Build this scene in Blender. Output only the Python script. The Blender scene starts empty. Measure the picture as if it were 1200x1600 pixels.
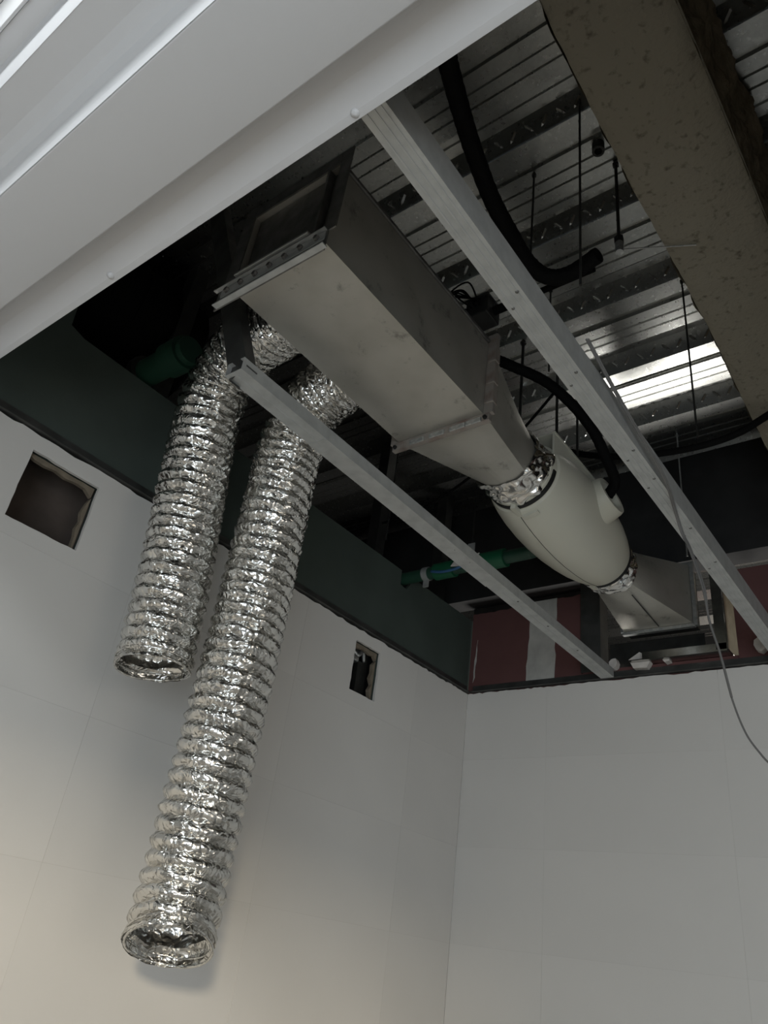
import bpy, bmesh, math, random
import numpy as np
from mathutils import Vector, Matrix, noise

random.seed(7)
rng = np.random.default_rng(7)
S = bpy.context.scene
COL = S.collection

# ------------------------------------------------------------------ camera
RC = ((0.791359218, 0.597965328, 0.127232284),
      (-0.221172387, 0.474045880, -0.852269487),
      (-0.569941543, 0.646311047, 0.507393996))
CAM_Z = 1.5
cd = bpy.data.cameras.new('camera')
cd.sensor_fit = 'HORIZONTAL'
cd.sensor_width = 36.0
cd.lens = 36.0 * 1188.38 / 1200.0
cd.clip_start = 0.02
cam = bpy.data.objects.new('camera', cd)
COL.objects.link(cam)
cam.matrix_world = Matrix(((RC[0][0], -RC[1][0], -RC[2][0], 0.0),
                           (RC[0][1], -RC[1][1], -RC[2][1], 0.0),
                           (RC[0][2], -RC[1][2], -RC[2][2], CAM_Z),
                           (0, 0, 0, 1)))
S.camera = cam

# ------------------------------------------------------------------ world, lights, exposure
W = bpy.data.worlds.new('world')
S.world = W
W.use_nodes = True
W.node_tree.nodes['Background'].inputs[0].default_value = (0.80, 0.90, 1.0, 1)
W.node_tree.nodes['Background'].inputs[1].default_value = 0.35


def area(name, loc, aim, sx, sy, power, col):
    l = bpy.data.lights.new(name, 'AREA')
    l.shape = 'RECTANGLE'
    l.size, l.size_y = sx, sy
    l.energy = power
    l.color = col
    o = bpy.data.objects.new(name, l)
    COL.objects.link(o)
    o.location = loc
    d = Vector(aim) - Vector(loc)
    o.rotation_euler = d.to_track_quat('-Z', 'Y').to_euler()
    return o


area('daylight_shopfront', (1.15, -1.58, 1.20), (1.00, 1.0, 1.20), 1.9, 1.6, 35, (0.80, 0.91, 1.0))
area('warm_light_outside', (4.72, -4.50, 2.47), (-1.69, 1.6, 1.5), 0.40, 0.40, 240, (1.0, 0.85, 0.62))
area('daylight_doorway', (2.45, -0.25, 1.70), (-1.6, 1.2, 1.4), 0.7, 1.1, 6, (1.0, 0.88, 0.74))
area('lamp_next_room', (-1.05, 3.60, 1.70), (-0.70, 2.0, 3.4), 0.90, 0.62, 32, (1.0, 0.97, 0.92))
rfill = bpy.data.lights.new('riser_fill', 'POINT')  # unseen fill light, added to brighten the bulkhead risers
rfill.energy = 14.0
rfill.shadow_soft_size = 0.07
rfill.color = (0.93, 0.98, 1.0)
bo = bpy.data.objects.new('riser_fill', rfill)
COL.objects.link(bo)
bo.location = (-0.75, -0.40, 2.82)
S.view_settings.view_transform = 'Standard'
S.view_settings.look = 'None'
S.view_settings.gamma = 1.0
S.view_settings.use_curve_mapping = False
S.view_settings.exposure = 0.34

# ------------------------------------------------------------------ materials
MATS = {}


def nodes(m):
    return m.node_tree.nodes, m.node_tree.links


def mat(name, col, rough=0.5, metal=0.0, spec=0.5, var=0.0, vscale=8.0, bump=0.0, bscale=60.0, col2=None,
        lo=0.35, hi=0.7, rvar=0.0, kind='noise', detail=4.0, stretch=None):
    m = bpy.data.materials.new(name)
    m.use_nodes = True
    N, L = nodes(m)
    b = N['Principled BSDF']
    b.inputs['Base Color'].default_value = (*col, 1)
    b.inputs['Roughness'].default_value = rough
    b.inputs['Metallic'].default_value = metal
    b.inputs['Specular IOR Level'].default_value = spec
    tc = N.new('ShaderNodeTexCoord')
    src = tc.outputs['Object']
    if stretch:
        mp = N.new('ShaderNodeMapping')
        mp.inputs['Scale'].default_value = stretch
        L.new(src, mp.inputs['Vector'])
        src = mp.outputs[0]
    if col2 is None and var:
        col2 = tuple(c * (1 - var) for c in col)
    if col2 is not None:
        if kind == 'voronoi':
            t = N.new('ShaderNodeTexVoronoi')
            t.inputs['Scale'].default_value = vscale
            sep = N.new('ShaderNodeSeparateColor')
            L.new(src, t.inputs['Vector'])
            L.new(t.outputs['Color'], sep.inputs[0])
            fac = sep.outputs[0]
        else:
            t = N.new('ShaderNodeTexNoise')
            t.inputs['Scale'].default_value = vscale
            t.inputs['Detail'].default_value = detail
            L.new(src, t.inputs['Vector'])
            fac = t.outputs['Fac']
        r = N.new('ShaderNodeValToRGB')
        r.color_ramp.elements[0].position = lo
        r.color_ramp.elements[1].position = hi
        r.color_ramp.elements[0].color = (*col, 1)
        r.color_ramp.elements[1].color = (*col2, 1)
        L.new(fac, r.inputs[0])
        L.new(r.outputs[0], b.inputs['Base Color'])
        if rvar:
            mr = N.new('ShaderNodeMapRange')
            mr.inputs['To Min'].default_value = rough - rvar
            mr.inputs['To Max'].default_value = rough + rvar
            L.new(fac, mr.inputs['Value'])
            L.new(mr.outputs[0], b.inputs['Roughness'])
    if bump:
        n2 = N.new('ShaderNodeTexNoise')
        n2.inputs['Scale'].default_value = bscale
        n2.inputs['Detail'].default_value = 3
        L.new(src, n2.inputs['Vector'])
        bp = N.new('ShaderNodeBump')
        bp.inputs['Strength'].default_value = bump
        bp.inputs['Distance'].default_value = 0.004
        L.new(n2.outputs['Fac'], bp.inputs['Height'])
        L.new(bp.outputs[0], b.inputs['Normal'])
    MATS[name] = m
    return m


mat('tile', (0.66, 0.64, 0.61), rough=0.45, spec=0.35, var=0.05, vscale=2.0, bump=0.03, bscale=220)
mat('grout', (0.58, 0.56, 0.53), rough=0.9, spec=0.1)
mat('plaster', (0.22, 0.185, 0.14), rough=0.9, spec=0.1, var=0.3, vscale=30, bump=0.6, bscale=80)
mat('green_board', (0.066, 0.082, 0.072), rough=0.85, spec=0.15, var=0.2, vscale=5, bump=0.05, bscale=150)
mat('pink_board', (0.125, 0.060, 0.057), rough=0.85, spec=0.15, col2=(0.105, 0.050, 0.048), vscale=6, bump=0.05, bscale=150)
mat('compound', (0.46, 0.45, 0.42), rough=0.9, spec=0.1, var=0.25, vscale=14, bump=0.2, bscale=60)
mat('gypsum', (0.62, 0.58, 0.54), rough=0.95, spec=0.1, var=0.2, vscale=25, bump=0.5, bscale=80)
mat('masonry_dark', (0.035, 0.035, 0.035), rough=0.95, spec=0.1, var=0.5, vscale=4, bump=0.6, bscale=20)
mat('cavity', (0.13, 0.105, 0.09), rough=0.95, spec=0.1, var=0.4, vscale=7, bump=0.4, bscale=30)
mat('floor', (0.50, 0.48, 0.45), rough=0.7, var=0.3, vscale=3)
mat('room_paint', (0.55, 0.54, 0.52), rough=0.8, var=0.06, vscale=2)
mat('white_metal', (0.60, 0.60, 0.61), rough=0.36, spec=0.5, bump=0.03, bscale=300)
mat('track', (0.10, 0.10, 0.095), rough=0.5, metal=0.7, var=0.5, vscale=12, rvar=0.1)
mat('galv', (0.52, 0.53, 0.52), rough=0.40, metal=0.85, col2=(0.36, 0.37, 0.37), kind='voronoi', vscale=90, lo=0.0, hi=1.0, rvar=0.10, bump=0.04, bscale=120)
mat('galv_shiny', (0.55, 0.55, 0.53), rough=0.22, metal=1.0, var=0.3, vscale=30)
mat('galv_stud', (0.50, 0.51, 0.50), rough=0.50, metal=0.6, col2=(0.38, 0.385, 0.38), vscale=26, lo=0.4, hi=0.8, rvar=0.08, bump=0.08, bscale=90)
mat('deck', (0.40, 0.405, 0.39), rough=0.29, metal=0.97, col2=(0.36, 0.365, 0.35), kind='voronoi', vscale=140, lo=0.0, hi=1.0, rvar=0.02)
mat('emboss', (0.62, 0.62, 0.60), rough=0.25, metal=0.9)
mat('dark_steel', (0.045, 0.045, 0.042), rough=0.5, metal=0.6, var=0.4, vscale=20)
mat('fireproof', (0.25, 0.228, 0.180), rough=0.97, spec=0.05, col2=(0.13, 0.112, 0.085), vscale=55, lo=0.58, hi=0.74, detail=5, bump=0.9, bscale=90)
mat('fireproof_side', (0.24, 0.195, 0.135), rough=0.97, spec=0.05, col2=(0.13, 0.105, 0.07), vscale=25, lo=0.45, hi=0.7, detail=8, bump=1.0, bscale=60)
mat('black_rubber', (0.0035, 0.0035, 0.0035), rough=0.8, spec=0.12, bump=0.3, bscale=150)
mat('cable_grey', (0.13, 0.125, 0.12), rough=0.6)
mat('green_pipe', (0.012, 0.05, 0.03), rough=0.5)
mat('green_coupling', (0.007, 0.085, 0.038), rough=0.45)
mat('blue_tape', (0.03, 0.10, 0.22), rough=0.6)
mat('fan_plastic', (0.56, 0.545, 0.46), rough=0.42, spec=0.4, var=0.06, vscale=4)
mat('fan_slot', (0.004, 0.004, 0.004), rough=0.6)
mat('flange_steel', (0.20, 0.195, 0.185), rough=0.45, metal=0.7, var=0.45, vscale=24, rvar=0.1)
mat('duct_flange_far', (0.30, 0.27, 0.24), rough=0.5, metal=0.5, col2=(0.20, 0.14, 0.12), vscale=22, lo=0.5, hi=0.7)

# duct sheet: galvanised sheet with smudges
m = mat('duct_sheet', (0.50, 0.485, 0.44), rough=0.48, metal=0.78, col2=(0.43, 0.415, 0.37), vscale=9, lo=0.4, hi=0.7, bump=0.05, bscale=60)
N, L = nodes(m)
b = N['Principled BSDF']
old = b.inputs['Base Color'].links[0].from_socket
tc = N.new('ShaderNodeTexCoord')
n1 = N.new('ShaderNodeTexNoise'); n1.inputs['Scale'].default_value = 14; n1.inputs['Detail'].default_value = 9; n1.inputs['Roughness'].default_value = 0.7
L.new(tc.outputs['Object'], n1.inputs['Vector'])
rp = N.new('ShaderNodeValToRGB'); rp.color_ramp.elements[0].position = 0.58; rp.color_ramp.elements[1].position = 0.72
L.new(n1.outputs['Fac'], rp.inputs[0])
mx = N.new('ShaderNodeMixRGB'); mx.blend_type = 'MIX'
mx.inputs[2].default_value = (0.13, 0.125, 0.11, 1)
ml = N.new('ShaderNodeMath'); ml.operation = 'MULTIPLY'; ml.inputs[1].default_value = 0.7
L.new(rp.outputs[0], ml.inputs[0]); L.new(ml.outputs[0], mx.inputs[0])
L.new(old, mx.inputs[1]); L.new(mx.outputs[0], b.inputs['Base Color'])

# crumpled foil
def foil(name, col, scale, strength, rough):
    m = bpy.data.materials.new(name); m.use_nodes = True
    N, L = nodes(m)
    b = N['Principled BSDF']
    b.inputs['Base Color'].default_value = (*col, 1)
    b.inputs['Metallic'].default_value = 1.0
    b.inputs['Roughness'].default_value = rough
    tc = N.new('ShaderNodeTexCoord')
    nz = N.new('ShaderNodeTexNoise'); nz.inputs['Scale'].default_value = 18; nz.inputs['Detail'].default_value = 2
    L.new(tc.outputs['Object'], nz.inputs['Vector'])
    ad = N.new('ShaderNodeMixRGB'); ad.blend_type = 'ADD'; ad.inputs[0].default_value = 0.06
    L.new(tc.outputs['Object'], ad.inputs[1]); L.new(nz.outputs['Color'], ad.inputs[2])
    v = N.new('ShaderNodeTexVoronoi'); v.feature = 'DISTANCE_TO_EDGE'; v.inputs['Scale'].default_value = scale
    v2 = N.new('ShaderNodeTexVoronoi'); v2.feature = 'F1'; v2.inputs['Scale'].default_value = scale * 0.55
    L.new(ad.outputs[0], v.inputs['Vector']); L.new(ad.outputs[0], v2.inputs['Vector'])
    sm = N.new('ShaderNodeMath'); sm.operation = 'ADD'
    L.new(v.outputs['Distance'], sm.inputs[0]); L.new(v2.outputs['Distance'], sm.inputs[1])
    bp = N.new('ShaderNodeBump'); bp.inputs['Strength'].default_value = strength; bp.inputs['Distance'].default_value = 0.012
    L.new(sm.outputs[0], bp.inputs['Height']); L.new(bp.outputs[0], b.inputs['Normal'])
    MATS[name] = m


foil('foil', (0.68, 0.67, 0.64), 58, 0.38, 0.18)
foil('foil_tape', (0.74, 0.73, 0.70), 16, 0.15, 0.20)

# ------------------------------------------------------------------ helpers
WORG = {}        # world origin of each object (no rotations are used on parents)


def setp(o, label=None, cat=None, group=None, kind=None):
    if label: o['label'] = label
    if cat: o['category'] = cat
    if group: o['group'] = group
    if kind: o['kind'] = kind
    return o


def thing(name, label, cat, loc, group=None, kind=None):
    o = bpy.data.objects.new(name, None)
    COL.objects.link(o)
    o.location = loc
    o.empty_display_size = 0.05
    WORG[o.name] = Vector(loc)
    return setp(o, label, cat, group, kind)


def link(name, me, loc, parent=None):
    o = bpy.data.objects.new(name, me)
    COL.objects.link(o)
    loc = Vector(loc)
    if parent is not None:
        o.parent = parent
        o.location = loc - WORG[parent.name]
    else:
        o.location = loc
    WORG[o.name] = loc
    return o


def mesh(name, V, F, m, parent=None, smooth=False, org=None, sharp=None):
    V = np.asarray(V, float)
    c = (V.min(0) + V.max(0)) / 2 if org is None else np.asarray(org, float)
    me = bpy.data.meshes.new(name)
    me.from_pydata((V - c).tolist(), [], [tuple(int(i) for i in f) for f in F])
    bm = bmesh.new(); bm.from_mesh(me)
    bmesh.ops.recalc_face_normals(bm, faces=bm.faces)
    bm.to_mesh(me); bm.free()
    me.materials.append(MATS[m])
    if smooth:
        me.polygons.foreach_set('use_smooth', [True] * len(me.polygons))
        if sharp:
            me.set_sharp_from_angle(angle=math.radians(sharp))
    return link(name, me, c, parent)


BOXF = [(0, 1, 3, 2), (4, 6, 7, 5), (0, 4, 5, 1), (2, 3, 7, 6), (0, 2, 6, 4), (1, 5, 7, 3)]


def boxgeo(x0, x1, y0, y1, z0, z1):
    V = [(x, y, z) for x in (x0, x1) for y in (y0, y1) for z in (z0, z1)]
    return V, BOXF


def box(name, x0, x1, y0, y1, z0, z1, m, parent=None, bevel=0.0):
    V, F = boxgeo(x0, x1, y0, y1, z0, z1)
    o = mesh(name, V, F, m, parent)
    if bevel:
        bm = bmesh.new(); bm.from_mesh(o.data)
        bmesh.ops.bevel(bm, geom=list(bm.edges), offset=bevel, segments=2, affect='EDGES', profile=0.5)
        bm.to_mesh(o.data); bm.free()
    return o


def join(parts):
    V, F = [], []
    for v, f in parts:
        n = len(V)
        V += [tuple(p) for p in v]
        F += [tuple(i + n for i in q) for q in f]
    return V, F


def orient(p0, p1):
    d = (Vector(p1) - Vector(p0)).normalized()
    up = Vector((0, 0, 1)) if abs(d.z) < 0.9 else Vector((0, 1, 0))
    a = d.cross(up).normalized()
    return d, a, a.cross(d).normalized()


def spline(P, n):
    P = [np.array(p, float) for p in P]
    Q = [2 * P[0] - P[1]] + P + [2 * P[-1] - P[-2]]
    out = []
    for i in range(1, len(Q) - 2):
        for j in range(n):
            t = j / n
            a, b_, c, d = Q[i - 1], Q[i], Q[i + 1], Q[i + 2]
            out.append(0.5 * ((2 * b_) + (c - a) * t + (2 * a - 5 * b_ + 4 * c - d) * t * t + (3 * b_ - a - 3 * c + d) * t ** 3))
    out.append(P[-1])
    return np.array(out)


def resample(P, step):
    seg = np.linalg.norm(np.diff(P, axis=0), axis=1)
    s = np.concatenate([[0], np.cumsum(seg)])
    n = max(2, int(s[-1] / step) + 1)
    t = np.linspace(0, s[-1], n)
    return np.stack([np.interp(t, s, P[:, i]) for i in range(3)], 1), t


def frames(P):
    T = np.gradient(P, axis=0)
    T /= np.linalg.norm(T, axis=1)[:, None]
    a = np.cross(T[0], [0.31, 0.9, 0.2]); a /= np.linalg.norm(a)
    A = []
    for t in T:
        a = a - t * (a @ t); a /= np.linalg.norm(a)
        A.append(a.copy())
    A = np.array(A)
    return T, A, np.cross(T, A)


def tubegeo(P, r, seg=10, cap=True):
    P = np.asarray(P, float)
    T, A, B = frames(P)
    r = np.broadcast_to(np.asarray(r, float), (len(P),))
    th = np.linspace(0, 2 * np.pi, seg, endpoint=False)
    V = (P[:, None, :] + r[:, None, None] * (np.cos(th)[None, :, None] * A[:, None, :] + np.sin(th)[None, :, None] * B[:, None, :])).reshape(-1, 3)
    F = []
    for i in range(len(P) - 1):
        for j in range(seg):
            k = (j + 1) % seg
            F.append((i * seg + j, i * seg + k, (i + 1) * seg + k, (i + 1) * seg + j))
    if cap:
        F.append(tuple(range(seg - 1, -1, -1)))
        F.append(tuple((len(P) - 1) * seg + j for j in range(seg)))
    return V.tolist(), F


def tube(name, P, r, m, parent=None, seg=10):
    V, F = tubegeo(P, r, seg)
    return mesh(name, V, F, m, parent, smooth=True, sharp=50)


def lathe_y(cx, cz, prof, seg=48, cap=False):
    """surface of revolution about the y axis line (cx, cz); prof = [(y, r)]"""
    V, F = [], []
    for y, r in prof:
        for j in range(seg):
            a = 2 * math.pi * j / seg
            V.append((cx + r * math.cos(a), y, cz + r * math.sin(a)))
    n = len(prof)
    for i in range(n - 1):
        for j in range(seg):
            k = (j + 1) % seg
            F.append((i * seg + j, i * seg + k, (i + 1) * seg + k, (i + 1) * seg + j))
    if cap:
        F.append(tuple(range(seg))); F.append(tuple((n - 1) * seg + j for j in range(seg)))
    return V, F


def extrude_profile(prof, axis, a0, a1):
    """closed 2D profile extruded along x or y. prof in (y,z) for axis x, (x,z) for axis y"""
    n = len(prof)
    V = []
    for a in (a0, a1):
        for p in prof:
            V.append((a, p[0], p[1]) if axis == 'x' else (p[0], a, p[1]))
    F = [(i, (i + 1) % n, n + (i + 1) % n, n + i) for i in range(n)]
    F.append(tuple(range(n))); F.append(tuple(n + i for i in range(n)))
    return V, F


def plate(name, outer, holes, plane, d0, d1, m, parent=None):
    """flat plate with holes. plane 'x': points (y,z), thickness x d0..d1; plane 'y': points (x,z)"""
    bm = bmesh.new()
    edges = []
    for loop in [outer] + holes:
        vs = [bm.verts.new((d0, p[0], p[1]) if plane == 'x' else (p[0], d0, p[1])) for p in loop]
        for i in range(len(vs)):
            edges.append(bm.edges.new((vs[i], vs[(i + 1) % len(vs)])))
    r = bmesh.ops.triangle_fill(bm, use_beauty=True, use_dissolve=False, edges=edges)
    fs = [f for f in r['geom'] if isinstance(f, bmesh.types.BMFace)]
    if holes:       # drop faces inside a hole
        def inside(p, poly):
            c = False
            for i in range(len(poly)):
                a, b_ = poly[i], poly[i - 1]
                if (a[1] > p[1]) != (b_[1] > p[1]) and p[0] < (b_[0] - a[0]) * (p[1] - a[1]) / (b_[1] - a[1]) + a[0]:
                    c = not c
            return c
        kill = []
        for f in fs:
            c = f.calc_center_median()
            q = (c.y, c.z) if plane == 'x' else (c.x, c.z)
            if any(inside(q, h) for h in holes):
                kill.append(f)
        if kill:
            bmesh.ops.delete(bm, geom=kill, context='FACES_ONLY')
        fs = [f for f in bm.faces]
    e = bmesh.ops.extrude_face_region(bm, geom=fs)
    dv = Vector((d1 - d0, 0, 0)) if plane == 'x' else Vector((0, d1 - d0, 0))
    bmesh.ops.translate(bm, vec=dv, verts=[v for v in e['geom'] if isinstance(v, bmesh.types.BMVert)])
    bmesh.ops.recalc_face_normals(bm, faces=bm.faces)
    V = [tuple(v.co) for v in bm.verts]
    bm.verts.index_update()
    F = [tuple(v.index for v in f.verts) for f in bm.faces]
    bm.free()
    return mesh(name, V, F, m, parent)


def jag(p0, p1, n, amp, seed=0):
    """jagged line of points from p0 to p1 (p1 excluded)"""
    r = random.Random(seed)
    out = []
    dx, dy = p1[0] - p0[0], p1[1] - p0[1]
    l = math.hypot(dx, dy)
    for i in range(n):
        t = i / n
        o = r.uniform(-amp, amp) if i else 0
        out.append((p0[0] + dx * t - dy / l * o, p0[1] + dy * t + dx / l * o))
    return out


def struct(o):
    o['kind'] = 'structure'
    return o


def plate_late(name, y0, y1):
    return plate(name, [(VX0, 0.0), (0.1, 0.0), (0.1, 2.06), (2.2, 2.06), (2.2, 0.0), (VX1, 0.0), (VX1, 3.20), (VX0, 3.20)], [], 'y', y0, y1, 'room_paint')


# ------------------------------------------------------------------ the setting
LX, BY, T = -1.69, 2.605, 2.5      # left wall face, back wall face, top of the tiling
DECK = 3.40
VX0, VX1, VY0, VY1 = -3.0, 2.6, -3.0, 4.4
struct(box('floor', VX0, VX1, VY0, VY1, -0.1, 0.0, 'floor'))
struct(box('wall_right', VX1, VX1 + 0.1, -1.70, VY1, 0, 2.5, 'room_paint'))
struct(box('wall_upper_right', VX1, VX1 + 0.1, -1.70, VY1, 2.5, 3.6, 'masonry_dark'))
struct(box('ceiling_right_unseen', 0.03, VX1, 0.40, BY, 2.502, 2.515, 'room_paint'))  # unseen ceiling board, added to keep light from the right out of the void
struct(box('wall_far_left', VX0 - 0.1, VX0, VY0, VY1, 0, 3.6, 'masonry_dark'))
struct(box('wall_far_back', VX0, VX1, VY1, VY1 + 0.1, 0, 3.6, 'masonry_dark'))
struct(box('ceiling_front', VX0, VX1, -1.75, 0.046, 3.20, 3.25, 'room_paint'))
struct(plate_late('wall_front', -1.70, -1.60))
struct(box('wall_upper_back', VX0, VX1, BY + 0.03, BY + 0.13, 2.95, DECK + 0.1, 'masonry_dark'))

HOLE1 = [(0.612, 0.802, 2.273, 2.457), 3]
HOLE2 = [(1.874, 2.013, 2.280, 2.457), 5]


def hole_loop(h, grow=0.0, amp=0.0011, n=9):
    (y0, y1, z0, z1), sd = h
    y0 -= grow; y1 += grow; z0 -= grow; z1 += grow
    return (jag((y0, z0), (y1, z0), n, amp, sd) + jag((y1, z0), (y1, z1), n, amp, sd + 1) +
            jag((y1, z1), (y0, z1), n, amp * 1.5, sd + 2) + jag((y0, z1), (y0, z0), n, amp, sd + 3))


ROWS = [0.0, 0.328, 0.644, 0.961, 1.278, 1.595, 1.913, 2.231, 2.5]
# left wall: studwork core, green board with the two cut-outs, tiles
notch = [(2.085, 2.832), (2.088, 2.772), (2.128, 2.768), (2.150, 2.800), (2.165, 2.832)]
outl = [(-1.6, 0.0), (BY + 0.02, 0.0), (BY + 0.02, 2.832)] + notch[::-1] + [(0.62, 2.832), (0.575, 2.845), (0.56, 3.05), (0.06, 3.05), (0.06, 3.2), (-1.6, 3.2)]
wl = plate('wall_left', outl, [hole_loop(HOLE1, 0.003, 0.001), hole_loop(HOLE2, 0.003, 0.001)], 'x', LX - 0.010, LX - 0.024, 'green_board')
struct(wl)
GAP = 0.0004
ycols = [-1.6, -1.552, -0.919, -0.286, 0.347, 0.980, 1.613, 2.246, BY]
for i in range(len(ROWS) - 1):
    for j in range(len(ycols) - 1):
        y0, y1, z0, z1 = ycols[j] + GAP, ycols[j + 1] - GAP, ROWS[i] + GAP, ROWS[i + 1] - GAP
        if j == len(ycols) - 2: y1 = BY - 0.0005
        d = rng.uniform(-0.0004, 0.0004)
        out = [(y0, z0), (y1, z0), (y1, z1), (y0, z1)]
        holes = []
        if i == len(ROWS) - 2:
            out = [(y0, z0), (y1, z0)] + jag((y1, z1), (y0, z1), 26, 0.0032, 40 + j) + [(y0, z1)]
            if j == 4: holes = [hole_loop(HOLE1)]
            if j == 6: holes = [hole_loop(HOLE2)]
        plate('wall_tile', out, holes, 'x', LX - 0.0095, LX + d * 0.5, 'tile', wl)
box('grout_bed', LX - 0.0098, LX - 0.0006, -1.6, BY, 0.0, 2.238, 'grout', wl)
for y in ycols[1:-1]:
    box('grout_bed', LX - 0.0098, LX - 0.0006, y - 0.006, y + 0.006, 2.239, 2.488, 'grout', wl)
# rough plaster edge around cut-out one, seen inside its top and right side
for (y0, y1, z0, z1), sd in (HOLE1, HOLE2):
    pts = jag((y0 + 0.004, z1 - 0.002), (y1 - 0.004, z1 - 0.002), 10, 0.001, sd) + [(y1 - 0.004, z1 - 0.002)]
    low = [(y1 - 0.006, z1 - 0.03)] + [(y1 - (y1 - y0) * t, z1 - 0.012 - random.uniform(0, 0.009)) for t in (.15, .3, .45, .6, .75, .9)] + [(y0 + 0.004, z1 - 0.010)]
    plate('plaster_edge', pts + low, [], 'x', LX - 0.026, LX - 0.014, 'plaster', wl)
    side = [(y1 - 0.003, z1 - 0.03)] + [(y1 - 0.008 - random.uniform(0, 0.014), z1 - 0.03 - (z1 - z0 - 0.03) * t) for t in (.1, .3, .45, .6, .75, .9)] + [(y1 - 0.003, z0 + 0.002)]
    plate('plaster_edge', side, [], 'x', LX - 0.030, LX - 0.016, 'plaster', wl)
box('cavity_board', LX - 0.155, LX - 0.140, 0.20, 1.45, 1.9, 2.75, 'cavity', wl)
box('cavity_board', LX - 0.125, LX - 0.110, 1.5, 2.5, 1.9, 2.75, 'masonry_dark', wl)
bs = box('metal_back_box', LX - 0.10, LX - 0.05, 1.885, 1.985, 2.41, 2.50, 'galv', wl, 0.006)
V, F = tubegeo(spline([(LX - 0.05, 1.90, 2.455), (LX - 0.035, 1.93, 2.425), (LX - 0.04, 1.96, 2.45), (LX - 0.05, 1.985, 2.42)], 6), 0.007, 8)
mesh('metal_clip', V, F, 'galv', wl, smooth=True)
# studs standing behind the green board
for y in (0.28, 0.90, 1.50, 1.98, 2.42):
    st = thing('wall_stud', '', 'stud', (LX - 0.075, y, 0.0), 'studs behind the green board')
    st['label'] = {0.28: 'dark steel stud behind green board nearest the white bulkhead', 0.90: 'dark steel stud behind the shorter foil hose above green board',
                   1.50: 'grey steel stud rising behind green board beside longer foil hose', 1.98: 'dark steel stud behind green board left of the green pipe',
                   2.42: 'dark steel stud behind green board near the wall corner'}[y]
    V, F = extrude_profile([(-0.025, -0.025), (0.025, -0.025), (0.025, 0.025), (0.021, 0.025), (0.021, -0.021), (-0.021, -0.021), (-0.021, 0.025), (-0.025, 0.025)], 'x', 0.0, DECK - 0.005)
    V = [(LX - 0.075 + p[1], y + p[2], p[0]) for p in V]
    mesh('web', V, F, 'dark_steel' if y != 1.50 else 'track', st)

# back wall: red fire board with an opening, tiles
OX0, OX1, OZ0, OZ1 = -1.085, -0.640, 2.548, 2.868
PT = 2.868
wbk = struct(plate('wall_back', [(LX - 0.01, 0.0), (1.6, 0.0), (1.6, 2.44), (LX - 0.01, 2.44)], [], 'y', BY + 0.008, BY + 0.024, 'grout'))
def red(x0, x1, z0, z1, top=0.0, sd=0):
    pts = [(x0, z0), (x1, z0)] + (jag((x1, z1), (x0, z1), 16, top, sd) + [(x0, z1)] if top else [(x1, z1), (x0, z1)])
    return plate('fire_board', pts, [], 'y', BY + 0.008, BY + 0.022, 'pink_board', wbk)
red(LX - 0.005, -1.36, 2.441, PT - 0.006, 0.003, 3)
red(-1.359, -1.128, 2.441, PT + 0.004, 0.003, 4)
red(-1.127, -0.625, 2.441, OZ0 - 0.001, 0.0008, 5)
red(-0.624, 1.6, 2.441, PT, 0.003, 6)
# jointing compound stripe
L1 = jag((-1.428, 2.505), (-1.412, PT), 12, 0.004, 11)
L2 = jag((-1.296, PT + 0.006), (-1.305, 2.505), 12, 0.006, 12)
plate('joint_compound', L1 + [(-1.412, PT + 0.006)] + L2 + [(-1.305, 2.505)], [], 'y', BY + 0.0055, BY + 0.0079, 'compound', wbk)
plate('joint_compound', jag((-1.675, 2.55), (-1.668, 2.74), 8, 0.003, 13) + jag((-1.663, 2.74), (-1.668, 2.55), 8, 0.003, 14), [], 'y', BY + 0.0065, BY + 0.0079, 'compound', wbk)
xcols = [LX, -1.33, -0.697, -0.064, 0.569, 1.202, 1.6]
for i in range(len(ROWS) - 1):
    for j in range(len(xcols) - 1):
        x0, x1, z0, z1 = xcols[j] + GAP, xcols[j + 1] - GAP, ROWS[i] + GAP, ROWS[i + 1] - GAP
        out = [(x0, z0), (x1, z0), (x1, z1), (x0, z1)]
        if i == len(ROWS) - 2:
            out = [(x0, z0), (x1, z0)] + jag((x1, z1), (x0, z1), 26, 0.0028, 70 + j) + [(x0, z1)]
        plate('wall_tile', out, [], 'y', BY + 0.0075, BY + rng.uniform(-0.0002, 0.0002), 'tile', wbk)
box('grout_bed', LX, 1.6, BY + 0.0006, BY + 0.0074, 0.0, 2.488, 'grout', wbk)
# steel wall tracks above the tiles
trk = [(0.0, 0.004), (0.024, 0.004), (0.024, 0.007), (0.003, 0.007), (0.003, 0.034), (0.0, 0.034)]
V, F = extrude_profile([(LX - 0.0095 + a, T + b_) for a, b_ in trk], 'y', -0.2, BY)
struct(mesh('trim_1', V, F, 'track'))
V, F = extrude_profile([(BY + 0.0075 - a, T + b_) for a, b_ in trk], 'x', LX + 0.02, 1.6)
struct(mesh('trim_2', V, F, 'track'))

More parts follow.
